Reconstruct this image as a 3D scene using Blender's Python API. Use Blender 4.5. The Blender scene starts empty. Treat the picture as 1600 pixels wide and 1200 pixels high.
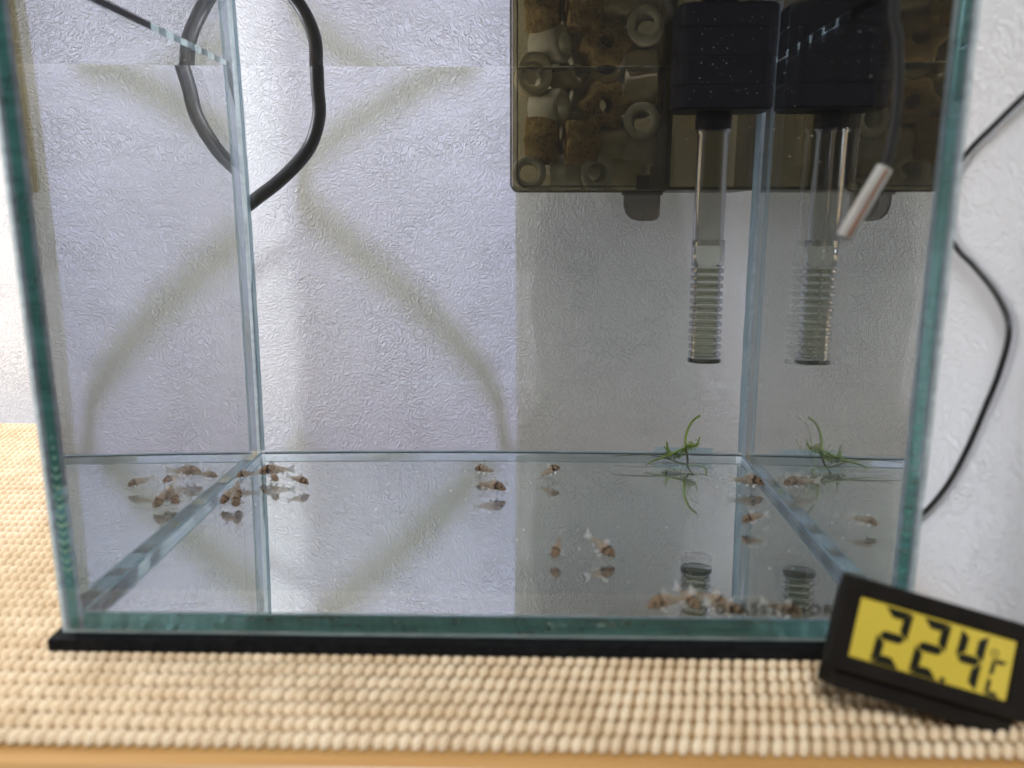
import bpy, bmesh, math, random
from mathutils import Vector, Matrix
random.seed(7)
MM = 0.001
sc = bpy.context.scene

# ------------------------------------------------------------------ camera
F, CAM = 1243.2, Vector((11.32, -169.73, 98.06)) * MM
YAW, PITCH, ROLL = -0.0226, 0.2111, -0.0003
cy_, sy_, cp_, sp_ = math.cos(YAW), math.sin(YAW), math.cos(PITCH), math.sin(PITCH)
fwd = Vector((sy_*cp_, cy_*cp_, -sp_)); right = Vector((cy_, -sy_, 0)); up = right.cross(fwd)
cd = bpy.data.cameras.new('camera'); cam = bpy.data.objects.new('camera', cd)
sc.collection.objects.link(cam); sc.camera = cam
M = Matrix((right, up, -fwd)).transposed().to_4x4(); M.translation = CAM
cam.matrix_world = M
cd.sensor_width = 36; cd.lens = F/1600*36; cd.clip_start = 0.002; cd.clip_end = 50
cd.dof.use_dof = True; cd.dof.focus_distance = 0.345; cd.dof.aperture_fstop = 11.5

# ------------------------------------------------------------------ light
w = bpy.data.worlds.new('World'); sc.world = w; w.use_nodes = True
w.node_tree.nodes['Background'].inputs[0].default_value = (1.0, 0.95, 0.90, 1)
w.node_tree.nodes['Background'].inputs[1].default_value = 0.11
sc.view_settings.view_transform = 'Standard'; sc.view_settings.look = 'None'
sc.view_settings.exposure = 0.0; sc.view_settings.gamma = 1
def area(name, loc, target, size, power, col, shape='DISK', spread=180):
    l = bpy.data.lights.new(name, 'AREA'); l.shape = shape; l.size = size*MM; l.energy = power; l.color = col; l.spread = math.radians(spread)
    o = bpy.data.objects.new(name, l); sc.collection.objects.link(o)
    o.location = Vector(loc)*MM
    o.rotation_euler = (Vector(target)-Vector(loc)).to_track_quat('-Z', 'Y').to_euler()
    return o
KEY = (0, 118, 600)
area('lamp_blue', KEY, (0, 235, 20), 8, 0.41, (0.53, 0.53, 1.0), spread=50)
lb = area('lamp_yellow', (KEY[0]-30, KEY[1]-4, KEY[2]+4), (-30, 235, 20), 560, 0.62, (1.0, 0.95, 0.66), shape='RECTANGLE', spread=100)
lb.data.size_y = 60*MM
area('front_fill', (-110, -620, 700), (60, 40, 20), 260, 8.6, (0.88, 0.92, 1.0))  # added fill from behind the camera, brightens the side wall and front mat
area('left_fill', (-640, 170, 230), (-100, 190, 40), 200, 4.6, (0.88, 0.88, 1.0))  # added light out of view, shines along the wall gap to soften the filter shadow
cy = sc.cycles
cy.max_bounces = 28; cy.transmission_bounces = 24; cy.glossy_bounces = 12; cy.diffuse_bounces = 4
cy.transparent_max_bounces = 32; cy.sample_clamp_indirect = 2.5; cy.blur_glossy = 0.3
cy.caustics_reflective = True; cy.caustics_refractive = True
cy.use_denoising = True
try: cy.denoiser = 'OPENIMAGEDENOISE'
except Exception: pass

# ------------------------------------------------------------------ helpers
def tag(o, label=None, cat=None, group=None, kind=None):
    if label: o['label'] = label
    if cat: o['category'] = cat
    if group: o['group'] = group
    if kind: o['kind'] = kind
    return o
def empty(name, loc=(0,0,0), label=None, cat=None, group=None):
    o = bpy.data.objects.new(name, None); sc.collection.objects.link(o)
    o.location = Vector(loc)*MM; o.empty_display_size = 0.005
    return tag(o, label, cat, group)
class MB:
    def __init__(s): s.v = []; s.f = []; s.m = []; s.sm = []
    def add(s, vs, fs, mi=0, smooth=False):
        n = len(s.v); s.v += [tuple(v) for v in vs]
        for f in fs: s.f.append([n+i for i in f]); s.m.append(mi); s.sm.append(smooth)
    def box(s, a, b, mi=0):
        (x0,y0,z0),(x1,y1,z1) = a, b
        s.add([(x0,y0,z0),(x1,y0,z0),(x1,y1,z0),(x0,y1,z0),(x0,y0,z1),(x1,y0,z1),(x1,y1,z1),(x0,y1,z1)],
              [(0,3,2,1),(4,5,6,7),(0,1,5,4),(1,2,6,5),(2,3,7,6),(3,0,4,7)], mi)
    def quad(s, a, b, c, d, mi=0): s.add([a,b,c,d], [(0,1,2,3)], mi)
    def tube(s, pts, r, n=10, mi=0, caps=True, smooth=True):
        pts = [Vector(p) for p in pts]; N = len(pts)
        rr = r if isinstance(r, (list, tuple)) else [r]*N
        vs = []; prev = None
        for i, p in enumerate(pts):
            t = (pts[min(i+1,N-1)] - pts[max(i-1,0)]).normalized()
            if prev is None: u = t.orthogonal().normalized()
            else:
                u = (prev - t*prev.dot(t)).normalized()
            prev = u; v_ = t.cross(u)
            for k in range(n):
                a = 2*math.pi*k/n; vs.append(p + rr[i]*(u*math.cos(a)+v_*math.sin(a)))
        fs = [(i*n+k, i*n+(k+1)%n, (i+1)*n+(k+1)%n, (i+1)*n+k) for i in range(N-1) for k in range(n)]
        s.add(vs, fs, mi, smooth)
        if caps: s.add(vs[:n], [tuple(reversed(range(n)))], mi); s.add(vs[-n:], [tuple(range(n))], mi)
    def lathe(s, prof, c=(0,0,0), n=28, mi=0, smooth=True):   # prof: (r, z)
        vs = [(c[0]+r*math.cos(2*math.pi*k/n), c[1]+r*math.sin(2*math.pi*k/n), c[2]+z) for r, z in prof for k in range(n)]
        fs = [(i*n+k, i*n+(k+1)%n, (i+1)*n+(k+1)%n, (i+1)*n+k) for i in range(len(prof)-1) for k in range(n)]
        s.add(vs, fs, mi, smooth)
    def build(s, name, mats, parent=None, smooth=None):
        me = bpy.data.meshes.new(name); me.from_pydata([Vector(v)*MM for v in s.v], [], s.f)
        for m in (mats if isinstance(mats, (list, tuple)) else [mats]): me.materials.append(m)
        for i, p in enumerate(me.polygons):
            p.material_index = s.m[i]; p.use_smooth = s.sm[i] if smooth is None else smooth
        me.update()
        o = bpy.data.objects.new(name, me); sc.collection.objects.link(o)
        if parent: o.parent = parent
        return o
def spline(pts, n=8):
    P = [Vector(p) for p in pts]; P = [P[0]*2-P[1]] + P + [P[-1]*2-P[-2]]; out = []
    for i in range(1, len(P)-2):
        for k in range(n):
            t = k/n; a, b, c, d = P[i-1:i+3]
            out.append(0.5*((2*b)+(c-a)*t+(2*a-5*b+4*c-d)*t*t+(3*b-a-3*c+d)*t**3))
    out.append(P[-2]); return out
# nodes
class NT:
    def __init__(s, name):
        s.m = bpy.data.materials.new(name); s.m.use_nodes = True; s.t = s.m.node_tree; s.t.nodes.clear()
        s.out = s.t.nodes.new('ShaderNodeOutputMaterial')
    def n(s, typ, ins=None, **kw):
        nd = s.t.nodes.new('ShaderNode'+typ)
        for k, v in kw.items(): setattr(nd, k, v)
        for k, v in (ins or {}).items():
            if hasattr(v, 'is_output') or isinstance(v, bpy.types.NodeSocket): s.t.links.new(v, nd.inputs[k])
            else: nd.inputs[k].default_value = v
        return nd
    def surf(s, sock): s.t.links.new(sock, s.out.inputs['Surface']); return s.m
    def ramp(s, fac, stops, interp='LINEAR'):
        nd = s.n('ValToRGB', {0: fac}); nd.color_ramp.interpolation = interp; e = nd.color_ramp.elements
        while len(e) < len(stops): e.new(0.5)
        for i, (p, c) in enumerate(stops):
            e[i].position = p; e[i].color = tuple(c)+(1,) if len(c) == 3 else c
        return nd.outputs[0]
    def mathn(s, op, a, b=0.0):
        return s.n('Math', {0: a, 1: b}, operation=op).outputs[0]
def rgba(c): return tuple(c)+(1,)
def principled(name, col, rough=0.5, **k):
    t = NT(name); b = t.n('BsdfPrincipled', {'Base Color': rgba(col), 'Roughness': rough})
    for kk, v in k.items(): b.inputs[kk.replace('_', ' ')].default_value = v
    return t.surf(b.outputs[0])
def noisy(name, c1, c2, scale, rough=0.5, bump=0.0, bs=None, dist=0.0002, spec=0.5, detail=4):
    t = NT(name); tc = t.n('TexCoord').outputs['Object']
    no = t.n('TexNoise', {'Vector': tc, 'Scale': scale, 'Detail': detail})
    col = t.ramp(no.outputs[0], [(0.35, c1), (0.65, c2)])
    b = t.n('BsdfPrincipled', {'Base Color': col, 'Roughness': rough, 'Specular IOR Level': spec})
    if bump:
        n2 = t.n('TexNoise', {'Vector': tc, 'Scale': bs or scale, 'Detail': 3})
        bp = t.n('Bump', {'Height': n2.outputs[0], 'Strength': bump, 'Distance': dist})
        t.t.links.new(bp.outputs[0], b.inputs['Normal'])
    return t.surf(b.outputs[0])

# glass interfaces: each face carries the index ratio of the two media it parts
def glass(name, ior, col=(1,1,1), dirt=0.0):
    t = NT(name); g = t.n('BsdfGlass', {'Color': rgba(col), 'Roughness': 0.0, 'IOR': ior})
    if not dirt: return t.surf(g.outputs[0])
    tc = t.n('TexCoord').outputs['Object']
    v = t.n('TexVoronoi', {'Vector': tc, 'Scale': 90.0})
    n = t.n('TexNoise', {'Vector': tc, 'Scale': 14.0, 'Detail': 2})
    thr = t.mathn('MULTIPLY', t.ramp(n.outputs[0], [(0.5, (0,0,0)), (0.72, (1,1,1))]), 0.055)
    f = t.mathn('LESS_THAN', v.outputs['Distance'], thr)
    f = t.mathn('MULTIPLY', f, dirt)
    d = t.n('BsdfDiffuse', {'Color': (0.8, 0.8, 0.76, 1)})
    mx = t.n('MixShader', {0: f, 1: g.outputs[0], 2: d.outputs[0]})
    return t.surf(mx.outputs[0])
G_AIR = glass('glass_to_air', 1.52, (0.98, 0.99, 0.988))
G_FRONT = glass('glass_to_air_speckled', 1.52, (0.97, 0.99, 0.985), 0.5)
G_WATER_AIR = glass('water_surface', 1.333, (1,1,1))
G_WATER_GLASS = glass('water_to_glass', 1.333/1.52, (0.99, 0.99, 0.985))
def joint(name, tint, body, mixf):
    t = NT(name); tc = t.n('TexCoord').outputs['Object']
    n = t.n('TexNoise', {'Vector': tc, 'Scale': 160.0, 'Detail': 3})
    mp = t.n('Mapping', {'Vector': tc, 'Scale': (60, 60, 500)})
    n2 = t.n('TexNoise', {'Vector': mp.outputs[0], 'Scale': 1.0, 'Detail': 2})
    tr = t.n('BsdfTransparent', {'Color': rgba(tint)})
    col = t.ramp(n2.outputs[0], [(0.3, tuple(c*0.8 for c in body)), (0.7, tuple(min(1, c*1.15) for c in body))])
    df = t.n('BsdfDiffuse', {'Color': col}); tl = t.n('BsdfTranslucent', {'Color': col})
    a = t.n('MixShader', {0: 0.5, 1: df.outputs[0], 2: tl.outputs[0]})
    f = t.ramp(n.outputs[0], [(0.3, (mixf*0.75,)*3), (0.75, (min(1, mixf*1.2),)*3)])
    mx = t.n('MixShader', {0: f, 1: tr.outputs[0], 2: a.outputs[0]})
    return t.surf(mx.outputs[0])
EDGE_GREEN = joint('cut_glass_edge', (0.58, 0.80, 0.74), (0.16, 0.44, 0.39), 0.5)
SILICONE = joint('clear_silicone', (0.85, 0.91, 0.95), (0.60, 0.68, 0.75), 0.45)
CLEARJ = joint('clear_butt_joint', (0.80, 0.88, 0.90), (0.40, 0.46, 0.48), 0.13)
POLISH = joint('polished_edge', (0.85, 0.92, 0.92), (0.80, 0.86, 0.84), 0.8)

# wallpaper: embossed short creases
def wallpaper(name, scale, col=(0.80, 0.80, 0.79), strength=1.0, rel=0.00043):
    t = NT(name); tc = t.n('TexCoord').outputs['Object']
    warp = t.n('TexNoise', {'Vector': tc, 'Scale': 55*scale, 'Detail': 2})
    vm = t.n('VectorMath', {0: warp.outputs[1], 1: (0.5,0.5,0.5)}, operation='SUBTRACT')
    vs = t.n('VectorMath', {0: vm.outputs[0], 'Scale': 0.013/scale}, operation='SCALE')
    v2 = t.n('VectorMath', {0: tc, 1: vs.outputs[0]}, operation='ADD').outputs[0]
    big = t.n('TexNoise', {'Vector': tc, 'Scale': 22*scale, 'Detail': 1})
    # creases: ridged noise at two sizes
    a = t.n('TexNoise', {'Vector': v2, 'Scale': 330*scale, 'Detail': 2.5, 'Roughness': 0.5, 'Distortion': 0.6})
    ra = t.mathn('ABSOLUTE', t.mathn('SUBTRACT', a.outputs[0], 0.5))
    ra = t.ramp(ra, [(0.0, (1,1,1)), (0.035, (0.45,)*3), (0.12, (0,0,0))])
    b = t.n('TexNoise', {'Vector': v2, 'Scale': 190*scale, 'Detail': 2, 'Distortion': 0.8})
    rb = t.mathn('ABSOLUTE', t.mathn('SUBTRACT', b.outputs[0], 0.5))
    rb = t.ramp(rb, [(0.0, (1,1,1)), (0.02, (0.35,)*3), (0.05, (0,0,0))])
    rb = t.mathn('MULTIPLY', rb, t.ramp(big.outputs[0], [(0.45, (0,0,0)), (0.6, (1,1,1))]))
    fine = t.n('TexNoise', {'Vector': tc, 'Scale': 900*scale, 'Detail': 2})
    h = t.mathn('ADD', t.mathn('MULTIPLY', ra, 0.6), t.mathn('MULTIPLY', rb, 1.0))
    h = t.mathn('ADD', h, t.mathn('MULTIPLY', fine.outputs[0], 0.6))
    bp = t.n('Bump', {'Height': h, 'Strength': strength, 'Distance': rel/scale})
    bs = t.n('BsdfPrincipled', {'Base Color': rgba(col), 'Roughness': 0.8, 'Specular IOR Level': 0.12, 'Normal': bp.outputs[0]})
    return t.surf(bs.outputs[0])
WALL = wallpaper('embossed_wallpaper', 1.5)
WALL2 = wallpaper('embossed_wallpaper_side', 1.0, (0.88, 0.88, 0.89), 1.0, 0.00022)

# ------------------------------------------------------------------ setting
L, T, W, H, WL = 190.73, 4.66, 100.0, 200.0, 150.5
XI = W - T
m = MB(); m.box((-700, 245, -400), (150, 255, 900)); tag(m.build('back_wall', WALL), kind='structure')
m = MB(); m.box((118, -45, -400), (128, 244.99, 900)); tag(m.build('side_wall', WALL2), kind='structure')
WOOD = NT('oiled_wood')
tc = WOOD.n('TexCoord').outputs['Object']
mp = WOOD.n('Mapping', {'Vector': tc, 'Scale': (6, 160, 160)})
n = WOOD.n('TexNoise', {'Vector': mp.outputs[0], 'Scale': 1.5, 'Detail': 5})
WOOD = WOOD.surf(WOOD.n('BsdfPrincipled', {'Base Color': WOOD.ramp(n.outputs[0], [(0.3, (0.42, 0.21, 0.06)), (0.7, (0.58, 0.33, 0.11))]), 'Roughness': 0.35}).outputs[0])
# table: bevelled slab
m = MB(); prof = [(-20, -30), (-35, -30), (-38, -28), (-38.6, -22), (-38.4, -11), (-37.6, -8), (-36, -6.3), (-34, -5.8), (211, -5.8), (211, -30)]
vs = [(x, y, z) for x in (-520, 117.9) for y, z in prof]; k = len(prof)
m.add(vs, [(i, i+1, i+1+k, i+k) for i in range(k-1)] + [tuple(range(k)), tuple(reversed(range(k, 2*k)))])
tag(m.build('wooden_table', WOOD), 'orange-brown wooden table top with rounded front edge under the mat', 'table')

# ------------------------------------------------------------------ knitted anti-slip mat
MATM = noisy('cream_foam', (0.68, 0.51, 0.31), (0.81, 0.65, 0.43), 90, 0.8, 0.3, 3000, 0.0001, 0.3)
mat = empty('anti_slip_mat', (-60, 85, -5.7), 'cream knobbly anti-slip mat lying on the wooden table under the tank', 'mat')
org = Vector((-60, 85, -5.7))
px_, py_ = 2.62, 5.0
X0, X1, Y0, Y1 = -400, 117, -31.5, 207
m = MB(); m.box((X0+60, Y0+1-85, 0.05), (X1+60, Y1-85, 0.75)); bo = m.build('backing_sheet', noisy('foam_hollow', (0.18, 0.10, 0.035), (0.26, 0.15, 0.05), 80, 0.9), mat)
m = MB(); rows = int((Y1-Y0)/py_)
ring = [(1.0, 0.0), (0.93, 0.55), (0.62, 0.88)]
for j in range(rows+1):
    y = Y0 + 1.2 + j*py_
    far = y > 60
    nseg = 7 if far else 9
    for i in range(int((X1-X0)/px_)):
        x = X0 + 2 + (i + (0.5 if j % 2 else 0) + 0.07*math.sin(j*0.9))*px_
        if x > X1-2: continue
        if -98 < x < 98 and 6 < y < 186: continue        # nothing of the knots can stand up under the tank base
        j1, j2 = random.uniform(-.12, .12), random.uniform(-.15, .15)
        rx, ry, hz = 1.27+j1*.5, 2.18+j2, 1.95 + j2*.5
        lim = 3.0 if abs(x) < 104 and -3 < y < 194 else 9
        vs = []
        for r, z in ring:
            for k in range(nseg):
                a = 2*math.pi*k/nseg
                ux, uy = rx*r*math.cos(a), ry*r*math.sin(a)
                vs.append((x+60+j1+ux+0.30*uy, y-85+uy*0.98, 0.5 + min(hz*z, 2.1)))
        vs.append((x+60+j1, y-85, 0.5+min(hz, 2.15)))
        fs = [(a*nseg+k, a*nseg+(k+1)%nseg, (a+1)*nseg+(k+1)%nseg, (a+1)*nseg+k) for a in range(2) for k in range(nseg)]
        fs += [(2*nseg+k, 2*nseg+(k+1)%nseg, 3*nseg) for k in range(nseg)]
        m.add(vs, fs, 0, True)
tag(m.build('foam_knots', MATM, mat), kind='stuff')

# ------------------------------------------------------------------ aquarium
aq = empty('aquarium', (0, 0, 0), 'small rimless clear glass fish tank with green cut edges on a black base mat', 'aquarium')
mats = [G_AIR, EDGE_GREEN, SILICONE, POLISH, G_FRONT, CLEARJ]
z0 = 0.0
# front pane (normals outward of the glass)
m = MB(); c = 1.9
m.quad((-W+c,0,z0+1.7),(W-c,0,z0+1.7),(W-c,0,H),(-W+c,0,H), 4)
m.quad((-W,c*.8,z0),(-W+c,0,z0+1.7),(-W+c,0,H),(-W,c*.8,H), 3); m.quad((W-c,0,z0+1.7),(W,c*.8,z0),(W,c*.8,H),(W-c,0,H), 3)
m.quad((-W,c*.8,z0),(W,c*.8,z0),(W-c,0,z0+1.7),(-W+c,0,z0+1.7), 3)
m.quad((-W,T,z0),(-W,c*.8,z0),(-W,c*.8,H),(-W,T,H), 0); m.quad((W,c*.8,z0),(W,T,z0),(W,T,H),(W,c*.8,H), 0)
m.quad((-W,c*.8,H),(-W+c,0,H),(W-c,0,H),(W,c*.8,H), 0); m.quad((-W,c*.8,H),(W,c*.8,H),(W,T,H),(-W,T,H), 0)
m.quad((-W,T,z0),(W,T,z0),(W,c*.8,z0),(-W,c*.8,z0), 0)
m.quad((XI,T,WL),(-XI,T,WL),(-XI,T,H),(XI,T,H), 0)
e = 1.1   # silicone squeeze inside the green cut edge
for s in (-1, 1):
    a, b, d = s*W, s*(XI+e), s*XI
    def q(x0, x1, za, zb, mi):
        lo, hi = min(x0, x1), max(x0, x1); m.quad((hi,T,za),(lo,T,za),(lo,T,zb),(hi,T,zb), mi)
    q(s*(W-1.2), b, z0, H, 1); q(b, d, z0, H, 2); q(s*W, s*(W-1.2), z0, H, 2)
m.quad((XI,T,z0),(-XI,T,z0),(-XI,T,T),(XI,T,T), 1)
m.build('front_pane', mats, aq)
# back pane
yb = L - T
m = MB()
m.quad((W,L,z0),(-W,L,z0),(-W,L,H),(W,L,H), 0); m.quad((-W,yb,H),(W,yb,H),(W,L,H),(-W,L,H), 0)
m.quad((-W,L,z0),(-W,yb,z0),(-W,yb,H),(-W,L,H), 3); m.quad((W,yb,z0),(W,L,z0),(W,L,H),(W,yb,H), 3)
m.quad((-W,L,z0),(W,L,z0),(W,yb,z0),(-W,yb,z0), 0)
m.quad((-XI,yb,WL),(XI,yb,WL),(XI,yb,H),(-XI,yb,H), 0)
for s in (-1, 1):
    lo, hi = min(s*W, s*XI), max(s*W, s*XI)
    m.quad((lo,yb,z0),(hi,yb,z0),(hi,yb,H),(lo,yb,H), 2)
m.quad((-XI,yb,z0),(XI,yb,z0),(XI,yb,T),(-XI,yb,T), 5)
m.build('back_pane', mats, aq)
# side panes
for s in (-1, 1):
    m = MB(); o_, i_ = s*W, s*XI
    def Q(x, ya, yb_, za, zb, mi, out):   # face normal +-X
        pts = [(x,ya,za),(x,yb_,za),(x,yb_,zb),(x,ya,zb)]
        if out < 0: pts.reverse()
        m.quad(*pts, mi)
    Q(o_, T, yb, z0, H, 0, s); Q(i_, T, yb, WL, H, 0, -s); Q(i_, T, yb, z0, T, 2, -s)
    lo, hi = min(o_, i_), max(o_, i_)
    m.quad((lo,T,H),(hi,T,H),(hi,yb,H),(lo,yb,H), 1)
    m.quad((lo,yb,z0),(hi,yb,z0),(hi,T,z0),(lo,T,z0), 0)
    m.build('side_pane', mats, aq)
m = MB(); m.quad((-XI,yb,z0),(XI,yb,z0),(XI,T,z0),(-XI,T,z0), 0); m.build('bottom_pane', glass('bottom_glass', 1.52, (0.86, 0.90, 0.90)), aq)
# silicone beads along the inner corners
BEAD = NT('silicone_bead'); tc = BEAD.n('TexCoord').outputs['Object']
nn = BEAD.n('TexNoise', {'Vector': tc, 'Scale': 70.0, 'Detail': 3})
cc = BEAD.ramp(nn.outputs[0], [(0.3, (0.50, 0.66, 0.74)), (0.7, (0.74, 0.86, 0.92))])
pb = BEAD.n('BsdfPrincipled', {'Base Color': cc, 'Roughness': 0.12, 'Subsurface Weight': 0.0})
tb = BEAD.n('BsdfTranslucent', {'Color': cc}); tt = BEAD.n('BsdfTransparent', {'Color': (0.86, 0.93, 0.95, 1)})
b1 = BEAD.n('MixShader', {0: 0.4, 1: pb.outputs[0], 2: tb.outputs[0]})
BEAD = BEAD.surf(BEAD.n('MixShader', {0: 0.62, 1: tt.outputs[0], 2: b1.outputs[0]}).outputs[0])
def bead(p, d, ax, ln, r):
    m = MB(); steps = 30; vs = []
    for i in range(steps+1):
        q = Vector(p) + Vector(ax)*ln*i/steps; k = r*(1+0.04*math.sin(i*1.7)+random.uniform(-.03, .03))
        a, b = Vector(d[0]), Vector(d[1]); eps = .03
        vs += [q+(a+b)*eps, q+a*k+b*eps, q+(a+b)*k*0.38, q+b*k+a*eps]
    m.add(vs, [(i*4+j, i*4+(j+1)%4, i*4+4+(j+1)%4, i*4+4+j) for i in range(steps) for j in range(4)], 0, True)
    m.build('silicone_seam', BEAD, aq)
for s in (-1, 1):
    bead((s*XI, yb, T+1), ((-s,0,0),(0,-1,0)), (0,0,1), WL-T+20, 1.6 if s > 0 else 1.1)
    bead((s*XI, T+1, T), ((-s,0,0),(0,0,1)), (0,1,0), yb-T-2, 0.6)
bead((-XI+1, yb, T), ((0,-1,0),(0,0,1)), (1,0,0), 2*XI-2, 0.45)
bead((-XI+1, T, T), ((0,1,0),(0,0,1)), (1,0,0), 2*XI-2, 0.5)
# pale smear of silicone low on the back pane
SM = principled('silicone_smear_pale', (0.55, 0.66, 0.70), 0.5)
m = MB(); m.box((61, yb-.35, T+.6), (84, yb-.02, T+2.6)); m.build('silicone_smear', SM, aq)
# foam pad under the tank
BLK = noisy('black_foam', (0.006,)*3, (0.012,)*3, 500, 0.8, 0.3, 2500, 0.0001, 0.1)
m = MB(); m.box((-102.3, -1.2, -3.25), (102.3, 192.5, -0.35)); m.build('base_mat', BLK, aq)
# printed name low on the front pane
cu = bpy.data.curves.new('name_text', 'FONT'); cu.body = 'GLASSTERIOR'; cu.size = 3.7*MM; cu.space_character = 1.25; cu.offset = 0.00013
to = bpy.data.objects.new('name_text', cu); sc.collection.objects.link(to)
dg = bpy.context.evaluated_depsgraph_get(); dg.update()
me = bpy.data.meshes.new_from_object(to.evaluated_get(dg)); bpy.data.objects.remove(to)
PR = NT('grey_print'); PR = PR.surf(PR.n('MixShader', {0: 0.9, 1: PR.n('BsdfTransparent').outputs[0], 2: PR.n('BsdfDiffuse', {'Color': (0.035, 0.028, 0.02, 1)}).outputs[0]}).outputs[0])
me.materials.clear(); me.materials.append(PR)
pr = bpy.data.objects.new('printed_name', me); sc.collection.objects.link(pr); pr.parent = aq
pr.rotation_euler = (math.pi/2, 0, 0)
wx = max(v.co.x for v in me.vertices)
pr.scale = (27.2*MM/wx, 1, 1); pr.location = Vector((54.3, -0.1, 7.6))*MM

# refracted glints on the cut edges, painted as pale green zigzag slivers
GLINT = noisy('painted_glint_green', (0.45, 0.88, 0.60), (0.80, 0.97, 0.70), 900, 0.25)
GLINT2 = noisy('painted_glint_teal', (0.10, 0.42, 0.34), (0.20, 0.62, 0.46), 900, 0.25)
for s, mt, za, zb, st, wd_ in ((-1, GLINT, 16, 50, 2.3, 3.0), (1, GLINT2, 18, 66, 2.9, 2.7)):
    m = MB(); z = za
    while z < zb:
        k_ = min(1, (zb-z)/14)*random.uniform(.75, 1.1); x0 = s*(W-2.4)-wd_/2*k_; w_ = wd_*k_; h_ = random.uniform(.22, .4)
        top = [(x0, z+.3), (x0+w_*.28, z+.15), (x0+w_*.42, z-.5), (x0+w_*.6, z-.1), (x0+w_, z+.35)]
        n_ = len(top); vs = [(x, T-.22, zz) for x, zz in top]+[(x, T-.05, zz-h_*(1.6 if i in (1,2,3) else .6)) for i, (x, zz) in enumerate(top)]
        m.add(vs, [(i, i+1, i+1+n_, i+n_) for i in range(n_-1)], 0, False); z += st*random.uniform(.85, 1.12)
    tag(m.build('painted_glints', mt, aq), kind='stuff')

# water: sides share the glass faces, top is the free surface
m = MB()
m.quad((-XI,T,T),(XI,T,T),(XI,T,WL),(-XI,T,WL), 1); m.quad((XI,yb,T),(-XI,yb,T),(-XI,yb,WL),(XI,yb,WL), 1)
m.quad((-XI,yb,T),(-XI,T,T),(-XI,T,WL),(-XI,yb,WL), 1); m.quad((XI,T,T),(XI,yb,T),(XI,yb,WL),(XI,T,WL), 1)
m.quad((-XI,yb,T),(XI,yb,T),(XI,T,T),(-XI,T,T), 1)
m.quad((-XI,T,WL),(XI,T,WL),(XI,yb,WL),(-XI,yb,WL), 0)
tag(m.build('water', [G_WATER_AIR, G_WATER_GLASS]), kind='structure')

# ------------------------------------------------------------------ filter
def smoky(name, tint, gloss=0.06, edge=0.5):
    t = NT(name); lw = t.n('LayerWeight', {'Blend': 0.25})
    c = t.ramp(lw.outputs['Facing'], [(0.0, tint), (0.75, tint), (1.0, tuple(x*edge for x in tint))])
    tr = t.n('BsdfTransparent', {'Color': c}); gl = t.n('BsdfGlossy', {'Color': (0.62, 0.64, 0.68, 1), 'Roughness': 0.12})
    fr = t.n('Fresnel', {'IOR': 1.3})
    return t.surf(t.n('MixShader', {0: t.mathn('MULTIPLY', fr.outputs[0], gloss*10), 1: tr.outputs[0], 2: gl.outputs[0]}).outputs[0])
SMOKE = smoky('smoky_plastic', (0.52, 0.48, 0.40))
SMOKE2 = smoky('smoky_plastic_thin', (0.69, 0.665, 0.59))
RIM = smoky('smoky_rim', (0.45, 0.43, 0.40), 0.25)
BP = noisy('black_plastic', (0.003, 0.003, 0.006), (0.006, 0.006, 0.010), 200, 0.5, 0.1, 900, 0.0001, 0.15)
fl = empty('hang_on_filter', (50, 215, 107), 'smoky brown hang-on filter box with black pump and clear intake tube at the back pane', 'aquarium filter')
FO = Vector((50, 215, 107))
class PB(MB):
    def build(s, name, mats, parent=None, smooth=None):
        s.v = [tuple(Vector(v)-FO) for v in s.v]; return super().build(name, mats, parent, smooth)
def rrect(x0, x1, z0_, z1, r, n=5, top=True):
    pts = []
    cs = [(x1-r, z0_+r, -90), (x1-r, z1-r, 0), (x0+r, z1-r, 90), (x0+r, z0_+r, 180)]
    for cx, cz, a0 in cs:
        for i in range(n+1):
            a = math.radians(a0+90*i/n); pts.append((cx+r*math.cos(a), cz+r*math.sin(a)))
    return pts
def slab(m, outline, y0, y1, mi=0):
    k = len(outline); vs = [(x, y0, z) for x, z in outline]+[(x, y1, z) for x, z in outline]
    m.add(vs, [tuple(range(k)), tuple(reversed(range(k, 2*k)))]+[(i, i+k, (i+1)%k+k, (i+1)%k) for i in range(k)], mi)
zt = 192
m = PB(); slab(m, rrect(3.6, 64.6, 106.3, zt, 3.0), 196.0, 197.3); m.build('front_cover', SMOKE2, fl)
m = PB(); slab(m, rrect(4.4, 100.5, 106.9, zt, 1.5), 236.5, 238.0); m.build('case_back', smoky('clear_case_back', (0.84, 0.81, 0.68), 0.06, 0.97), fl)
CLR = smoky('clear_case_floor', (0.90, 0.88, 0.80), 0.06, 0.9)
m = PB(); m.box((4.4,197.4,106.9),(62.9,236.4,108.2)); m.build('case_floor', CLR, fl)
m = PB(); m.box((64.3,197.4,106.9),(98.5,236.4,108.2)); m.build('case_floor', SMOKE, fl)
m = PB(); m.box((4.4,197.4,108.3),(5.8,236.4,zt)); m.build('case_side', CLR, fl)
m = PB(); m.box((63.0,197.4,108.3),(64.2,236.4,zt)); m.build('case_divider', SMOKE, fl)
m = PB(); m.box((98.9,197.4,108.3),(100.4,236.4,zt)); m.build('case_side', SMOKE2, fl)
m = PB(); m.box((64.7,204.0,107.2),(98.4,205.2,zt)); m.build('pump_bay_cover', SMOKE2, fl)
for (a, b, c_, d, r, yy, rad, mt) in ((6.2, 61.5, 108.3, zt+8, 3.5, 195.6, .28, RIM), (3.7, 64.5, 106.4, zt+8, 3.0, 195.8, .35, RIM)):
    pts = rrect(a, b, c_, d, r, 6); m = PB(); m.tube([(x, yy, z) for x, z in pts]+[(pts[0][0], yy, pts[0][1])], rad, 8); m.build('cover_rim', mt, fl)
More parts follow.
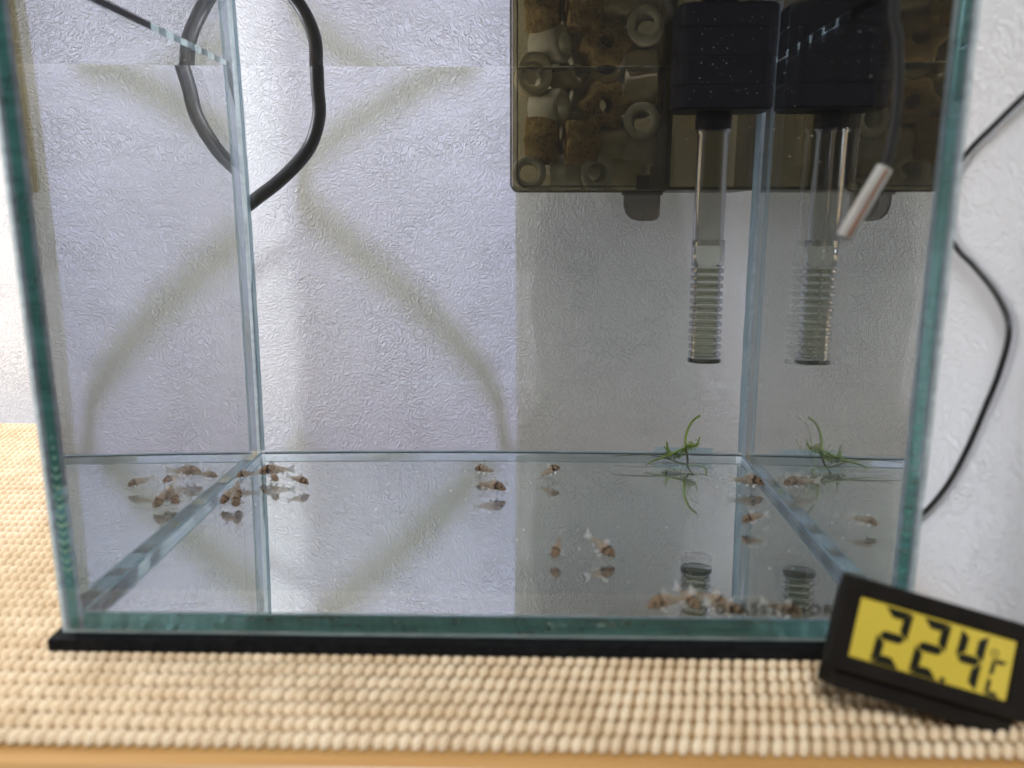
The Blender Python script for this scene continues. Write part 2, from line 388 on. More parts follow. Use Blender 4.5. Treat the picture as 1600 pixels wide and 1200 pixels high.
m = PB(); m.box((46.6,195.3,106.7),(62.2,199,105.0)); m.box((52.0,194.8,107.0),(57.0,196.9,112.5)); m.build('clip_hook', smoky('smoky_clip', (0.35,0.33,0.30), .3), fl)
m = PB(); o_ = [(47.4,105),(61.5,105),(61.3,97.2),(60.4,95.8),(58.5,95.2),(53.5,95.2),(50.5,96),(48.4,98),(47.5,101)]; slab(m, list(reversed(o_)), 196.2, 198.6); m.build('clip', smoky('smoky_clip_body', (0.50,0.47,0.43), .3), fl)
# lines of the water level inside the filter box
m = PB(); m.box((5.9,197.4,151.6),(62.8,236.2,151.8)); m.build('filter_water_line', SMOKE2, fl)
# pump: rounded box with grooves, levels along z
m = PB(); pts = [(a, b) for a, b in rrect(61.2, 95.4, 163.0, 186.0, 5.5, 5)]
cxp, cyp = 78.3, 174.5; lv = [(133.3, .86), (133.3, .95), (134.2, 1)]
for zg in (141.3, 150.6, 159.8, 169.0): lv += [(zg-.3, 1), (zg-.22, .972), (zg+.22, .972), (zg+.3, 1)]
lv += [(176.5, 1), (177.4, .95), (177.4, .86)]
vs = [(cxp+(x-cxp)*s, cyp+(y-cyp)*s, z) for z, s in lv for x, y in pts]; k = len(pts)
m.add(vs, [(i*k+j, i*k+(j+1)%k, (i+1)*k+(j+1)%k, (i+1)*k+j) for i in range(len(lv)-1) for j in range(k)]+[tuple(reversed(range(k))), tuple(range((len(lv)-1)*k, len(lv)*k))], 0, False)
pump = m.build('pump', BP, fl)
TX, TY = 77.0, 174.5
m = PB(); m.lathe([(0,134),(6.3,134),(6.3,127.6),(5.6,127.2),(0,127.2)], (TX-.6,TY,0)); m.build('intake_connector', BP, fl)
CLEAR = smoky('clear_tube', (0.84, 0.84, 0.81), 0.07, 0.3)
CLEARG = smoky('strainer_plastic', (0.84, 0.85, 0.79), 0.08, 0.4)
m = PB(); m.lathe([(6.0,127.4),(6.05,126.2),(5.5,125.8),(5.5,86.5)], (TX-.3,TY,0), 36); m.lathe([(4.7,127.2),(4.7,86.5)], (TX-.3,TY,0), 36); m.build('intake_tube', CLEAR, fl)
m = PB(); m.lathe([(5.2,88.6),(5.9,88.4),(5.9,79.2),(5.0,79.0)], (TX,TY,0), 36); m.build('tube_collar', CLEARG, fl)
m = PB(); m.lathe([(4.9,79.0),(4.9,44.6)], (TX,TY,0), 30); m.build('strainer_core', CLEARG, fl)
RIB = smoky('strainer_rib', (0.62, 0.64, 0.54), 0.3, 0.4)
rib0 = None
for i in range(12):
    z = 77.4 - i*2.82
    if rib0 is None:
        m = MB(); m.lathe([(4.95,.75),(5.95,.7),(6.05,.0),(5.95,-.7),(4.95,-.75)], (0,0,0), 32)
        rib0 = m.build('strainer_rib', RIB, fl); o = rib0
    else:
        o = rib0.copy(); sc.collection.objects.link(o); o.parent = fl
    o.location = (Vector((TX+(i*.03),TY,z))-FO)*MM
m = PB(); m.lathe([(0,43.2),(6.2,43.2),(6.3,43.8),(6.1,44.6),(4.9,44.6),(0,44.6)], (TX+.3,TY,0), 32); m.build('strainer_cap', smoky('strainer_cap_plastic', (0.42,0.45,0.34), .3), fl)
# bubbles clinging to the pump face
m = PB()
for i in range(26):
    x, z = random.uniform(66, 92), random.uniform(135, 149.5); r = random.choice((.08,.1,.13,.2))
    m.add([(x+r*a, 163.0-r*b, z+r*c_) for a, b, c_ in ((1,0,0),(-1,0,0),(0,1,0),(0,-1,0),(0,0,1),(0,0,-1))], [(0,2,4),(2,1,4),(1,3,4),(3,0,4),(2,0,5),(1,2,5),(3,1,5),(0,3,5)], 0, True)
tag(m.build('air_bubbles', principled('bubble', (.75,.78,.80), .15), fl), kind='stuff')

# ------------------------------------------------------------------ filter media
def media_mat(name, c1, c2, pore, dark):
    t = NT(name); tc = t.n('TexCoord').outputs['Object']
    n = t.n('TexNoise', {'Vector': tc, 'Scale': 260, 'Detail': 4}); v = t.n('TexNoise', {'Vector': tc, 'Scale': pore, 'Detail': 2})
    base = t.ramp(n.outputs[0], [(0.3, c1), (0.7, c2)]); f = t.ramp(v.outputs[0], [(0.34, (1,1,1)), (0.42, (0,0,0))])
    mx = t.n('Mix', {'Factor': t.mathn('MULTIPLY', f, dark), 6: base, 7: (0.10, 0.05, 0.02, 1)}, data_type='RGBA')
    bp = t.n('Bump', {'Height': v.outputs[0], 'Strength': 0.8 if dark > .5 else .15, 'Distance': .0008})
    return t.surf(t.n('BsdfPrincipled', {'Base Color': mx.outputs[2], 'Roughness': .85, 'Normal': bp.outputs[0]}).outputs[0])
PORE = media_mat('porous_brown_ceramic', (0.36, 0.25, 0.10), (0.52, 0.38, 0.17), 900, .85)
WHITE = media_mat('smooth_white_ceramic', (0.62, 0.60, 0.52), (0.74, 0.72, 0.64), 900, .08)
CREAM = media_mat('cream_ceramic', (0.58, 0.52, 0.36), (0.70, 0.63, 0.45), 900, .12)
def ring_bm(rout, rin, ln, star=0, n=36, bev=.6):
    m = MB(); P = []
    def rad(a, R): return R*(1+star*0.13*math.cos(6*a)) if star else R
    for (R, y, o) in ((rin, -ln/2+bev*.5, 0), (rin+bev*.4, -ln/2, 0), (rout-bev, -ln/2, 1), (rout, -ln/2+bev, 1), (rout, ln/2-bev, 1), (rout-bev, ln/2, 1), (rin+bev*.4, ln/2, 0), (rin, ln/2-bev*.5, 0)):
        P.append([(( rad(a, R) if o else R)*math.cos(a), y, (rad(a, R) if o else R)*math.sin(a)) for a in (2*math.pi*k/n for k in range(n))])
    vs = [v for r in P for v in r]; K = len(P)
    m.add(vs, [(i*n+j, ((i+1)%K)*n+j, ((i+1)%K)*n+(j+1)%n, i*n+(j+1)%n) for i in range(K) for j in range(n)], 0, True)
    return m
def hexring(): 
    m = ring_bm(6.4, 3.4, 11, 0, 24); return m
# (kind, mat, pixel-derived x, z, y, tilt euler deg, label)
items = [
 ('ring', WHITE, 10.6, 113.8, 204, (0, 0, 0), 'round grey ceramic ring facing out in the bottom left corner of the filter box'),
 ('ring', WHITE, 25.6, 114.3, 205, (0, 90, 88), 'plain pale ceramic cylinder lying on the filter floor right of the corner ring'),
 ('ring', WHITE, 37.0, 114.3, 205, (4, 0, 8), 'grey ceramic ring with a dark hole on the filter floor under the starry piece'),
 ('ring', CREAM, 49.5, 114.5, 206, (0, 90, 85), 'small cream ceramic cylinder on the filter floor behind the clip'),
 ('star', PORE, 15.8, 126.2, 204, (0, 8, 84), 'brown porous ceramic block, leftmost piece of the second row from the bottom'),
 ('star', PORE, 31.0, 125.2, 203, (0, -6, 96), 'brown porous fluted ceramic block with ragged lower edge, second in the row'),
 ('ring', CREAM, 43.2, 125.0, 205, (0, 5, 90), 'small cream ceramic cylinder standing right of the brown fluted block'),
 ('ring', WHITE, 54.2, 123.5, 205, (0, -4, 88), 'pale grey ceramic cylinder at the right end of the second row from the bottom'),
 ('ring', WHITE, 18.6, 139.0, 205, (0, 0, 58), 'pale grey ceramic tube turned sideways with dark hole, under the water line'),
 ('star', PORE, 39.6, 139.6, 204, (6, 0, 8), 'yellow-brown flower-shaped porous ceramic facing out below the water line'),
 ('ring', WHITE, 55.2, 133.2, 203, (0, 0, -12), 'upright pale ceramic ring facing out beside the right wall of the filter box'),
 ('ring', CREAM, 12.0, 149.6, 202, (0, 0, 6), 'round cream ceramic ring half way up at the left wall of the filter box'),
 ('ring', CREAM, 25.5, 153.2, 206, (0, 0, 50), 'cream ceramic ring cut by the water line, second from the left'),
 ('ring', CREAM, 40.5, 154.2, 207, (0, 0, 0), 'cream ceramic ring cut by the water line above the flower-shaped piece'),
 ('ring', CREAM, 54.5, 147.2, 207, (0, 0, 85), 'dull cream ceramic cylinder at the water line near the right wall'),
 ('star', PORE, 18.0, 168.0, 205, (0, 4, 90), 'brown porous ceramic block above the water line on the left'),
 ('star', PORE, 36.0, 170.0, 205, (0, 4, 90), 'brown porous ceramic block above the water line in the middle'),
 ('ring', WHITE, 54.0, 165.0, 205, (0, 0, 90), 'white ceramic cylinder above the water line on the right'),
]
protos = {}
for kind, mt, x, z, y, rot, lab in items:
    key = (kind, mt.name)
    if key not in protos:
        m = ring_bm(8.6, 2.6, 13, 1, 48) if kind == 'star' else ring_bm(6.9, 3.7, 12.5)
        o = m.build('ceramic_ring' if kind == 'ring' else 'ceramic_flower', mt); protos[key] = o
    else:
        o = protos[key].copy(); sc.collection.objects.link(o)
    if kind == 'star': o.rotation_euler = tuple(math.radians(a) for a in rot)
    else: o.rotation_euler = tuple(math.radians(a) for a in rot)
    if rot[1] == 90: o.rotation_euler = (0, 0, math.radians(rot[2]))
    o.location = Vector((x, y + 5.5, z))*MM
    tag(o, lab, 'filter media', 'ceramic filter media packed in the filter box')
# back layer seen through the gaps
k = 0
places = ['behind the bottom left ring', 'behind the cylinder on the filter floor', 'behind the dark-holed ring', 'behind the clip']
for x, z, pl in ((21, 121, 'behind the leftmost brown block'), (28, 132, 'behind the sideways tube and fluted block'), (47, 131, 'between flower-shaped piece and upright ring'), (19, 138, 'left of the sideways tube below the half-way ring'), (30, 146, 'in the dark gap beside the flower-shaped piece'), (52, 117, 'behind the clip in the lower right corner'), (40, 118, 'behind the dark-holed ring'), (26, 119, 'behind the cylinder on the filter floor'), (56, 144, 'behind the upright ring near the right wall'), (22, 150, 'behind the half-way ring at the left wall'), (43, 157, 'above the flower-shaped piece at the water line'), (28, 160, 'between the water line and the upper brown blocks'), (56, 158, 'at the right wall just above the water line')):
    o = protos[('ring', WHITE.name)].copy(); sc.collection.objects.link(o)
    o.location = Vector((x, 226, z))*MM; o.rotation_euler = (random.uniform(0, 1), random.uniform(0, 1), random.uniform(0, 3))
    tag(o, 'dim ceramic ring of the back layer ' + pl, 'filter media', 'ceramic filter media packed in the filter box')

# ------------------------------------------------------------------ cords
CORD = noisy('black_rubber', (0.006,)*3, (0.010, 0.010, 0.011), 300, 0.42, 0.05, 600, 0.0001)
S_pts = [(-8.0,245,172), (-27.4,245,158.7), (-64.4,245,137.6), (-86,245,123), (-90.5,245,111), (-87,245,99.1), (-55.5,245,70.5), (-26.6,245,43.9), (-9,245,22), (-2,245,6), (-1,245,-8)]
Lp = Vector(KEY)
cab = []
for s in S_pts:
    s = Vector(s); d = Lp - s; t = 43/(245-KEY[1]); p = s + d*t; cab.append((p.x, 202, p.z))  # unseen added cord, its course traced back from the wall shadow to the lamp
m = MB(); m.tube(spline([(70, 204, 420), (40, 202, 392)]+cab+[(8, 201, 190), (30, 202, 191), (52, 206, 196), (60, 210, 192)], 7), 1.4, 12)
tag(m.build('shadow_cord', CORD), 'unseen thin black cord above the water line behind the tank, added for its shadow on the wallpaper', 'cord')
m = MB(); m.tube(spline([(70, 176, 175), (60, 178, 196), (30, 180, 210), (-10, 184, 211), (-42, 192, 209), (-62, 200, 192), (-70, 204, 172), (-71.6, 207, 156), (-72.6, 210, 146), (-73.2, 212.5, 136.8), (-77, 215, 127), (-82.4, 215, 119.4), (-92, 215, 110.6), (-102.6, 215, 102.9), (-114, 216, 94), (-126, 216, 76), (-136, 216, 48), (-138, 216, 12), (-138, 218, -30), (-138, 220, -80)], 7), 2.7, 14)
tag(m.build('mains_cord', CORD), 'thick glossy black cord hanging in a loop between the tank and the back wall', 'cord')

def unwet(px, py, Y):
    d = fwd + right*((px-800)/F) + up*((600-py)/F); d.normalize(); c = CAM/MM
    P = c + d*(-c.y/d.y)
    def med(n): 
        a, b = d.x/n, d.z/n; return Vector((a, math.sqrt(1-a*a-b*b), b))
    for n_, y1 in ((1.52, T), (1.333, L-T), (1.52, L), (1., 1e4)):
        e_ = med(n_)
        if Y <= y1: return P + e_*((Y-P.y)/e_.y)
        P = P + e_*((y1-P.y)/e_.y)
def unair(px, py, X):     # point on the plane x = X seen through plain air
    d = fwd + right*((px-800)/F) + up*((600-py)/F); c = CAM/MM
    return c + d*((X-c.x)/d.x)
pp = [(1660,95),(1600,150),(1555,194),(1512,238),(1487,290),(1480,340),(1495,388),(1525,420),(1560,466),(1577,515),(1562,580),(1538,640),(1512,700),(1482,755),(1450,795),(1428,812)]
P3 = [unair(x, y, 116.6) for x, y in pp]
P3 = [(p.x - (1.5 if i in (4,5) else 0), p.y, p.z) for i, p in enumerate(P3)]
m = MB(); m.tube(spline(P3, 6), [0.68+0.0*i for i in range(len(spline(P3,6)))], 10)
tag(m.build('thin_cord', CORD), 'thin black cord bent like a boomerang against the side wall right of the tank', 'cord')

# probe
pb = empty('temperature_probe', (83, 11, 100), 'slim white probe with a brown stripe dangling in the water by a black lead', 'temperature probe')
PO = Vector((83, 11, 100))
def pm(pts): return [tuple(Vector(p)-PO) for p in pts]
A, B = Vector((86.6,10.5,107.6)), Vector((79.3,10,93.2))
PW = principled('probe_sleeve', (0.74,0.70,0.64), .25); PBR = principled('probe_stripe', (0.36,0.13,0.05), .35)
m = MB(); ax = (B-A).normalized()
m.tube(pm([A-ax*.2, A, B, B+ax*.3]), [1.0,1.75,1.75,1.2], 18); m.build('probe_body', PW, pb)
m = MB(); off = Vector((.25,-1.62,-.1)); m.tube(pm([A+off+ax*.4, B+off-ax*.2]), .42, 8); m.build('probe_stripe', PBR, pb)
m = MB(); m.tube(pm([B-ax*.3, B+ax*.6]), 1.0, 12); m.build('probe_tip', principled('probe_tip_dark', (.08,.05,.04), .4), pb)
m = MB(); m.tube([Vector(p)-PO for p in spline([(92,11,206),(89.5,11,180)]+[tuple(unwet(a,b,10.8)) for a,b in ((1400,-20),(1403,60),(1404,120),(1400,180),(1394,220),(1386,256))], 8)], .95, 10); m.build('probe_lead', CORD, pb)

# ------------------------------------------------------------------ thermometer
SCL = 0.87; C0 = CAM/MM
th_p = (79.235, -3.933, -3.134, -0.060, 0.337, 0.292)
x, y, z, ya, le, ro = th_p
r_ = Vector((math.cos(ya), -math.sin(ya), 0)); n_ = r_.cross(Vector((0,0,1)))
u_ = Vector((0,0,1))*math.cos(le) - n_*math.sin(le); nn_ = r_.cross(u_)
r2 = math.cos(ro)*r_ - math.sin(ro)*u_; u2 = math.sin(ro)*r_ + math.cos(ro)*u_
org = C0 + (Vector((x,y,z))-C0)*SCL
th = bpy.data.objects.new('digital_thermometer', None); sc.collection.objects.link(th)
MT = Matrix((r2, u2, nn_)).transposed().to_4x4(); MT.translation = org*MM; th.matrix_world = MT
tag(th, 'black digital thermometer with yellow display reading 22.4 leaning by the tank corner', 'thermometer')
S = SCL; hh = 21.8*S
TP = noisy('thermometer_plastic', (0.008, 0.006, 0.004), (0.012, 0.009, 0.006), 150, 0.55, spec=0.2)
LCD = noisy('lcd_yellow', (0.58, 0.43, 0.05), (0.64, 0.48, 0.06), 40, 0.25)
SEG = principled('lcd_segment', (0.012, 0.012, 0.006), .3)
ax0, ax1, az0, az1 = 5.24*S, 42.72*S, 3.74*S, 17.33*S
def frame(m, x0, x1, y0, y1, X0_, X1_, Y0_, Y1_, zi, zo):  # ring between inner rect and outer rect
    a = [(x0,y0,zi),(x1,y0,zi),(x1,y1,zi),(x0,y1,zi)]; b = [(X0_,Y0_,zo),(X1_,Y0_,zo),(X1_,Y1_,zo),(X0_,Y1_,zo)]
    m.add(a+b, [(4+i, 4+(i+1)%4, (i+1)%4, i) for i in range(4)])
m = MB(); wd = 48*S
frame(m, ax0, ax1, az0, az1, ax0-.5, ax1+.5, az0-.5, az1+.5, -1.1, -.2)
frame(m, ax0-.5, ax1+.5, az0-.5, az1+.5, ax0-1.6, ax1+1.6, az0-1.3, az1+1.3, -.2, -.1)
frame(m, ax0-1.6, ax1+1.6, az0-1.3, az1+1.3, .5, wd-.5, .5, hh-.5, -.1, 0)
frame(m, .5, wd-.5, .5, hh-.5, 0, wd, 0, hh, 0, -.5)
frame(m, 0, wd, 0, hh, 0, wd, 0, hh, -.5, -2.0)
m.add([(0,0,-2),(wd,0,-2),(wd,hh,-2),(0,hh,-2)], [(3,2,1,0)])
m.build('bezel', TP, th)
m = MB(); m.box((3.6*S, -3.6, -9.5), (46*S, hh-2.5, -2.05)); m.build('housing', TP, th)
m = MB(); m.quad((ax0-.2,az0-.2,-1.05),(ax1+.2,az0-.2,-1.05),(ax1+.2,az1+.2,-1.05),(ax0-.2,az1+.2,-1.05)); disp = m.build('display', LCD, th)
def seg_digit(ox, oy, w_, h_, t_, segs, sl=0.0):
    m = MB(); g = .16
    def poly(pts): 
        vs = [(ox+px+sl*py, oy+py, -1.02) for px, py in pts]; k = len(pts)
        m.add(vs+[(a, b, -.98) for a, b, _ in vs], [tuple(range(k,2*k))]+[(i,(i+1)%k,(i+1)%k+k,i+k) for i in range(k)])
    hw, hh_ = w_/2, h_/2
    def hseg(yc, up=0):
        c1, c2 = g+.1, w_-g-.1
        if up > 0: poly([(c1, yc+t_), (c1+t_, yc), (c2-t_, yc), (c2, yc+t_)])
        elif up < 0: poly([(c1+t_, yc), (c1, yc-t_), (c2, yc-t_), (c2-t_, yc)])
        else: poly([(c1+.1, yc), (c1+t_*.6, yc-t_/2), (c2-t_*.6, yc-t_/2), (c2-.1, yc), (c2-t_*.6, yc+t_/2), (c1+t_*.6, yc+t_/2)])
    def vseg(xc, ya_, yb_, side):
        if side < 0: poly([(xc, ya_+g), (xc+t_, ya_+g+t_*.7), (xc+t_, yb_-g-t_*.7), (xc, yb_-g)])
        else: poly([(xc-t_, ya_+g+t_*.7), (xc, ya_+g), (xc, yb_-g), (xc-t_, yb_-g-t_*.7)])
    for s_ in segs:
        if s_ == 'a': hseg(h_, -1) if False else poly([(g+.1, h_), (g+.1+t_, h_-t_), (w_-g-.1-t_, h_-t_), (w_-g-.1, h_)])
        if s_ == 'd': poly([(g+.1, 0), (w_-g-.1, 0), (w_-g-.1-t_, t_), (g+.1+t_, t_)])
        if s_ == 'g': hseg(hh_)
        if s_ == 'f': vseg(0, hh_, h_, -1)
        if s_ == 'e': vseg(0, 0, hh_, -1)
        if s_ == 'b': vseg(w_, hh_, h_, 1)
        if s_ == 'c': vseg(w_, 0, hh_, 1)
    return m
dw, dh, dt = 7.0*S, 13.1*S, 2.1*S; by = az0+.1*S
seg_digit(ax0+4.9*S, by, dw, dh, dt, 'abged', .07).build('display_digit', SEG, disp)
seg_digit(ax0+14.1*S, by, dw, dh, dt, 'abged', .07).build('display_digit', SEG, disp)
seg_digit(ax0+23.6*S, by, dw*.93, dh, dt, 'fgbc', .07).build('display_digit', SEG, disp)
m = MB(); m.box((ax0+21.6*S, by, -1.02), (ax0+22.9*S, by+1.0*S, -.98)); m.build('decimal_point', SEG, disp)
seg_digit(ax0+32.2*S, by, 3.9*S, 8.4*S, 1.05*S, 'afed', .07).build('display_digit', SEG, disp)
m = MB(); m.tube([(ax0+33.0*S+.7*math.cos(a*math.pi/5), by+9.6*S+.7*math.sin(a*math.pi/5), -1.0) for a in range(11)], .13, 6); m.build('degree_mark', SEG, disp)

# ------------------------------------------------------------------ moss
MOSS = noisy('moss_green', (0.10, 0.16, 0.012), (0.24, 0.34, 0.03), 150, .6); MOSSD = noisy('old_moss_stem', (0.035, 0.03, 0.012), (0.07, 0.08, 0.02), 200, .7)
mo = empty('java_moss', (72, 165, 8), 'stringy sprig of green moss floating over the floor near the back pane', 'aquatic moss')
MO = Vector((72, 165, 8))
def dY(py): return 176 - max(0, (py-700))*0.33
def strand(pix, r0, r1, mt, frond=0.0, name='moss_strand'):
    pts = [unwet(x, y, dY(y)) - MO for x, y in pix]; sp = spline(pts, 5); N = len(sp)
    m = MB(); m.tube(sp, [1.55*(r0+(r1-r0)*i/(N-1)) for i in range(N)], 6)
    if frond:
        for i in range(N-1):
            for k_ in range(5):
                p = sp[i].lerp(sp[i+1], k_/3); a = random.uniform(0, 6.28); t_ = (sp[i+1]-sp[i]).normalized()
                s_ = (Vector((math.cos(a), .5*math.sin(a*2), math.sin(a)))*frond*random.uniform(.5, 1.2) + t_*frond*.7)
                w2 = t_*frond*.38
                m.add([p-w2, p+w2, p+s_], [(0,1,2)])
    m.build(name, mt, mo)
strand([(1094,649),(1084,656),(1076,668),(1071,685),(1072,702)], .30, .34, MOSS, .42)
strand([(1072,702),(1074,715),(1075,728),(1076,738),(1086,757)], .32, .12, MOSSD, .2)
strand([(1006,732),(1018,721),(1036,715),(1052,708),(1066,702),(1080,698)], .16, .36, MOSS, .4)
strand([(1080,698),(1087,697),(1091,690),(1093,683)], .3, .16, MOSS, .45)
strand([(958,713),(985,711),(1015,711),(1040,716),(1058,722),(1075,727)], .12, .22, MOSSD, .0)
strand([(1075,727),(1090,729),(1099,733),(1104,743),(1102,756)], .28, .2, MOSS, .5)
strand([(1037,697),(1043,704),(1048,712)], .12, .3, MOSS, .3)
strand([(1042,690),(1043,700),(1047,708)], .2, .4, MOSS, .5)
m = MB()
for (cx, cyy, n_, sp_) in ((1044,711,90,8),(1058,711,60,8),(1080,696,70,8),(1070,702,40,6)):
    for i in range(n_):
        p = unwet(cx+random.gauss(0, sp_*.55), cyy+random.gauss(0, 2.6), 175) - MO
        d1 = Vector((random.uniform(-1,1), random.uniform(-1,1), random.uniform(-1,1))).normalized()*random.uniform(.7,1.5)
        d2 = d1.orthogonal().normalized()*.3
        m.add([p-d2, p+d2, p+d1], [(0,1,2)])
tag(m.build('moss_tuft', MOSS, mo), kind='stuff')

# ------------------------------------------------------------------ fish
FB = NT('mottled_fish_skin'); tc = FB.n('TexCoord').outputs['Object']
sx = FB.n('SeparateXYZ', {0: tc})
wn_ = FB.n('TexNoise', {'Vector': tc, 'Scale': 700, 'Detail': 2})
xw = FB.mathn('ADD', sx.outputs[0], FB.mathn('MULTIPLY', FB.mathn('SUBTRACT', wn_.outputs[0], 0.5), 0.0022))
xx = FB.n('MapRange', {0: xw, 1: -0.005, 2: 0.005})
band = FB.ramp(xx.outputs[0], [(0.0, (.92,.84,.72)), (0.45, (.94,.82,.68)), (0.655, (.88,.68,.50)), (0.69, (.03,.015,.008)), (0.745, (.03,.015,.008)), (0.79, (.72,.50,.32)), (1.0, (.66,.46,.30))])
vn = FB.n('TexNoise', {'Vector': tc, 'Scale': 2100, 'Detail': 3, 'Roughness': .7})
spot = FB.ramp(vn.outputs[0], [(0.40, (1,1,1)), (0.52, (0,0,0))])
mx = FB.n('Mix', {'Factor': FB.mathn('MULTIPLY', spot, .75), 6: band, 7: (.12,.06,.03,1)}, data_type='RGBA')
fb = FB.n('BsdfPrincipled', {'Base Color': mx.outputs[2], 'Roughness': .3})
ft = FB.n('BsdfTransparent', {'Color': (.95,.88,.78,1)})
fa = FB.ramp(xx.outputs[0], [(0.1, (.3,)*3), (0.5, (.62,)*3), (0.7, (.92,)*3)])
fl_ = FB.n('BsdfTranslucent', {'Color': mx.outputs[2]})
f2_ = FB.n('MixShader', {0: .58, 1: fb.outputs[0], 2: fl_.outputs[0]})
FB = FB.surf(FB.n('MixShader', {0: fa, 1: ft.outputs[0], 2: f2_.outputs[0]}).outputs[0])
FIN = NT('clear_fin'); tc = FIN.n('TexCoord').outputs['Object']
wv = FIN.n('TexNoise', {'Vector': tc, 'Scale': 2200, 'Detail': 2})
ff = FIN.ramp(wv.outputs[0], [(0.4, (.3,)*3), (0.6, (.8,)*3)])
FIN = FIN.surf(FIN.n('MixShader', {0: ff, 1: FIN.n('BsdfTransparent').outputs[0], 2: FIN.n('BsdfDiffuse', {'Color': (.92,.88,.84,1)}).outputs[0]}).outputs[0])
EYE = principled('fish_eye', (.008,.006,.005), .1)
def make_fish():
    r = empty('catfish_fry', (0,0,0), 'fish', 'fish')
    st = [(5.0,.15,.2,-.35),(4.75,.55,.5,-.3),(4.2,.95,.85,-.12),(3.5,1.28,1.08,.05),(2.6,1.48,1.2,.18),(1.6,1.5,1.15,.2),(.5,1.32,.95,.15),(-.8,1.05,.65,.08),(-2.0,.75,.4,.02),(-2.9,.55,.25,0),(-3.3,.5,.15,0)]
    n = 12; m = MB(); vs = []
    for x, h, w_, zc in st:
        for k in range(n):
            a = 2*math.pi*k/n; zz = math.sin(a)*h; zz = zz*.8 if zz < 0 else zz
            vs.append((x, math.cos(a)*w_*1.12, (zc+zz)*1.08))
    m.add(vs, [(i*n+k, (i+1)*n+k, (i+1)*n+(k+1)%n, i*n+(k+1)%n) for i in range(len(st)-1) for k in range(n)]+[tuple(range(n)), tuple(reversed(range((len(st)-1)*n, len(st)*n)))], 0, True)
    m.build('body', FB, r)
    def fin(name, pts, th=.05):
        m = MB(); k = len(pts); A_ = [Vector(p) for p in pts]; nrm = (A_[1]-A_[0]).cross(A_[2]-A_[0]).normalized()*th
        m.add([a+nrm for a in A_]+[a-nrm for a in A_], [tuple(range(k)), tuple(reversed(range(k,2*k)))]+[(i,i+k,(i+1)%k+k,(i+1)%k) for i in range(k)]); m.build(name, FIN, r)
    fin('tail_fin', [(-3.1,0,.45),(-4.3,.08,1.0),(-5.4,.2,1.55),(-5.1,.15,.5),(-4.9,.15,0),(-5.2,.15,-.5),(-5.3,.2,-1.3),(-4.2,.08,-.85),(-3.1,0,-.45)])
    fin('dorsal_fin', [(2.0,0,1.6),(1.7,0,2.9),(1.2,0,3.0),(.3,0,2.1),(0,0,1.35)])
    fin('anal_fin', [(-1.1,0,-.75),(-1.9,0,-1.5),(-2.3,0,-1.2),(-2.1,0,-.6)])
    for s in (-1, 1):
        fin('pectoral_fin', [(2.9,s*1.0,-.5),(2.2,s*2.5,-1.2),(1.4,s*2.5,-1.25),(1.8,s*1.1,-.7)])
        fin('pelvic_fin', [(.9,s*.7,-.85),(.3,s*1.6,-1.4),(-.3,s*1.4,-1.35),(.2,s*.6,-.85)])
        m = MB(); m.lathe([(0,.36),(.26,.26),(.37,0),(.26,-.26),(0,-.36)], (3.75,s*.93,.38), 8); m.build('eye', EYE, r)
    return r
proto = make_fish(); kids = list(proto.children)
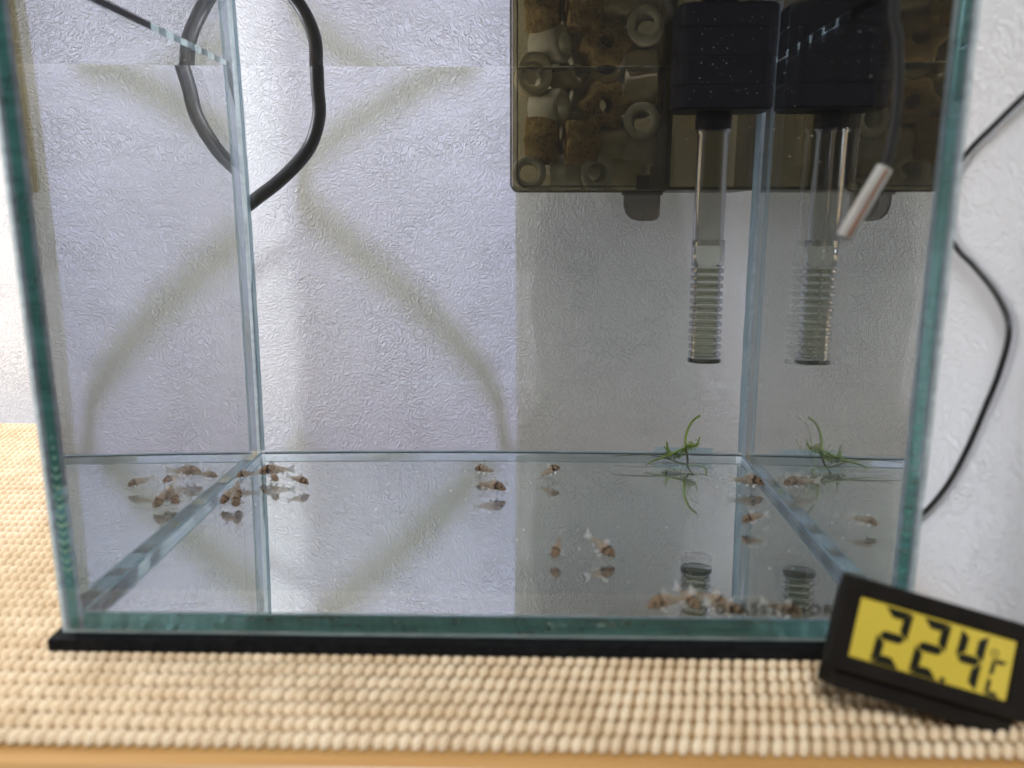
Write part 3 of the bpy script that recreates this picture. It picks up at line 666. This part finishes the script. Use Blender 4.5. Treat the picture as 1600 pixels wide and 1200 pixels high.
# x, y, heading deg (0 = right, 90 = away), pitch deg (+ = nose down), length mm, height of centre above floor, label
fish = [
 (-2.4,126,-8,8,10.6,1.5,'largest of the two fry near the middle, brown body side-on facing right'),
 (-4.5,150,150,0,8.8,1.3,'small faint fry facing left just behind the middle side-on fry'),
 (18.3,146.6,20,-22,8.4,1.5,'plain tan fry right of the middle pair, nose tipped up to the right'),
 (19.4,57,-105,30,8.2,1.6,'fry seen head-on with its tail up, left of the right-facing fry mid tank'),
 (31.5,57.5,-42,26,9.4,1.6,'fry with white tail raised and dark collar, nose down to the right mid tank'),
 (87.6,137.6,-4,3,11.2,1.6,'long speckled fry touching the right floor seam under the moss'),
 (81.2,90,195,12,8.0,1.6,'orange-brown fry facing left with raised tail near the right seam'),
 (-90.2,143.5,190,6,7.4,1.5,'very dark headed fry beside the left floor seam'),
 (-81.0,148.5,185,2,11.4,1.7,'long speckled fry facing left at the back left corner'),
 (-80.0,138.8,-60,4,7.6,1.5,'dark round-headed fry in front of the long one in the back left corner'),
 (-70.5,135,-14,14,8.0,1.5,'small fry facing right, rightmost of the back left group'),
 (-88.6,113.5,-112,30,9.4,1.9,'left one of the huddled fry by the left seam'),
 (-86.4,116.5,-80,34,9.4,2.9,'upper one of the huddled fry by the left seam'),
 (-85.6,110.5,-78,30,9.8,1.9,'nearest one of the huddled fry by the left seam'),
 (45.6,13.5,200,4,9.6,1.3,'leftmost blurred fry behind the front edge, facing left'),
 (50.0,16,-60,16,8.4,1.5,'blurred fry second from the left behind the front edge'),
 (55.4,14.5,-30,14,9.0,1.6,'pale blurred fry third from the left behind the front edge'),
 (58.2,10,-12,12,8.0,1.2,'blurred dark-nosed fry just left of the printed letters'),
 (71.5,9,-20,10,8.0,1.4,'blurred pinkish fry behind the printed letters at the front edge'),
]
for i, (x, y, hd, pt, ln, hz, lab) in enumerate(fish):
    if i == 0: o = proto
    else:
        o = proto.copy(); sc.collection.objects.link(o)
        for c_ in kids:
            d_ = c_.copy(); sc.collection.objects.link(d_); d_.parent = o
    o.location = Vector((x, y, T + hz))*MM
    o.rotation_euler = (0, math.radians(pt), math.radians(hd)); s_ = ln/10.3*(1.28 if y < 70 else 1.14); o.scale = (s_,)*3
    tag(o, lab, 'fish', 'catfish fry resting on the tank floor')

# fine waste lying on the floor and clinging to the back glass
m = MB()
def speck(x, y, z, r):
    m.add([(x+r*a*random.uniform(.6,1.5), y+r*b, z+r*c_*.6) for a, b, c_ in ((1,0,0),(-1,0,0),(0,1,0),(0,-1,0),(0,0,1),(0,0,-1))], [(0,2,4),(2,1,4),(1,3,4),(3,0,4),(2,0,5),(1,2,5),(3,1,5),(0,3,5)])
for i in range(90): speck(random.uniform(-90, 92), random.uniform(12, 182), T+.12, random.choice((.1,.14,.2,.3)))
for i in range(40): speck(random.uniform(-90, 92), yb-.15, random.uniform(10, 146), random.choice((.1,.14,.2)))
for i in range(30): speck(XI-.15, random.uniform(40, 180), random.uniform(10, 146), random.choice((.1,.14,.22)))
for i in range(26): speck(-XI+.15, random.uniform(20, 180), random.uniform(10, 146), random.choice((.1,.14,.2)))
for i in range(16): speck(random.gauss(72, 6), random.uniform(140, 178), T+.15, random.choice((.2,.3)))
tag(m.build('fine_debris', noisy('pale_debris', (.55,.50,.40), (.80,.78,.70), 60, .7)), kind='stuff')
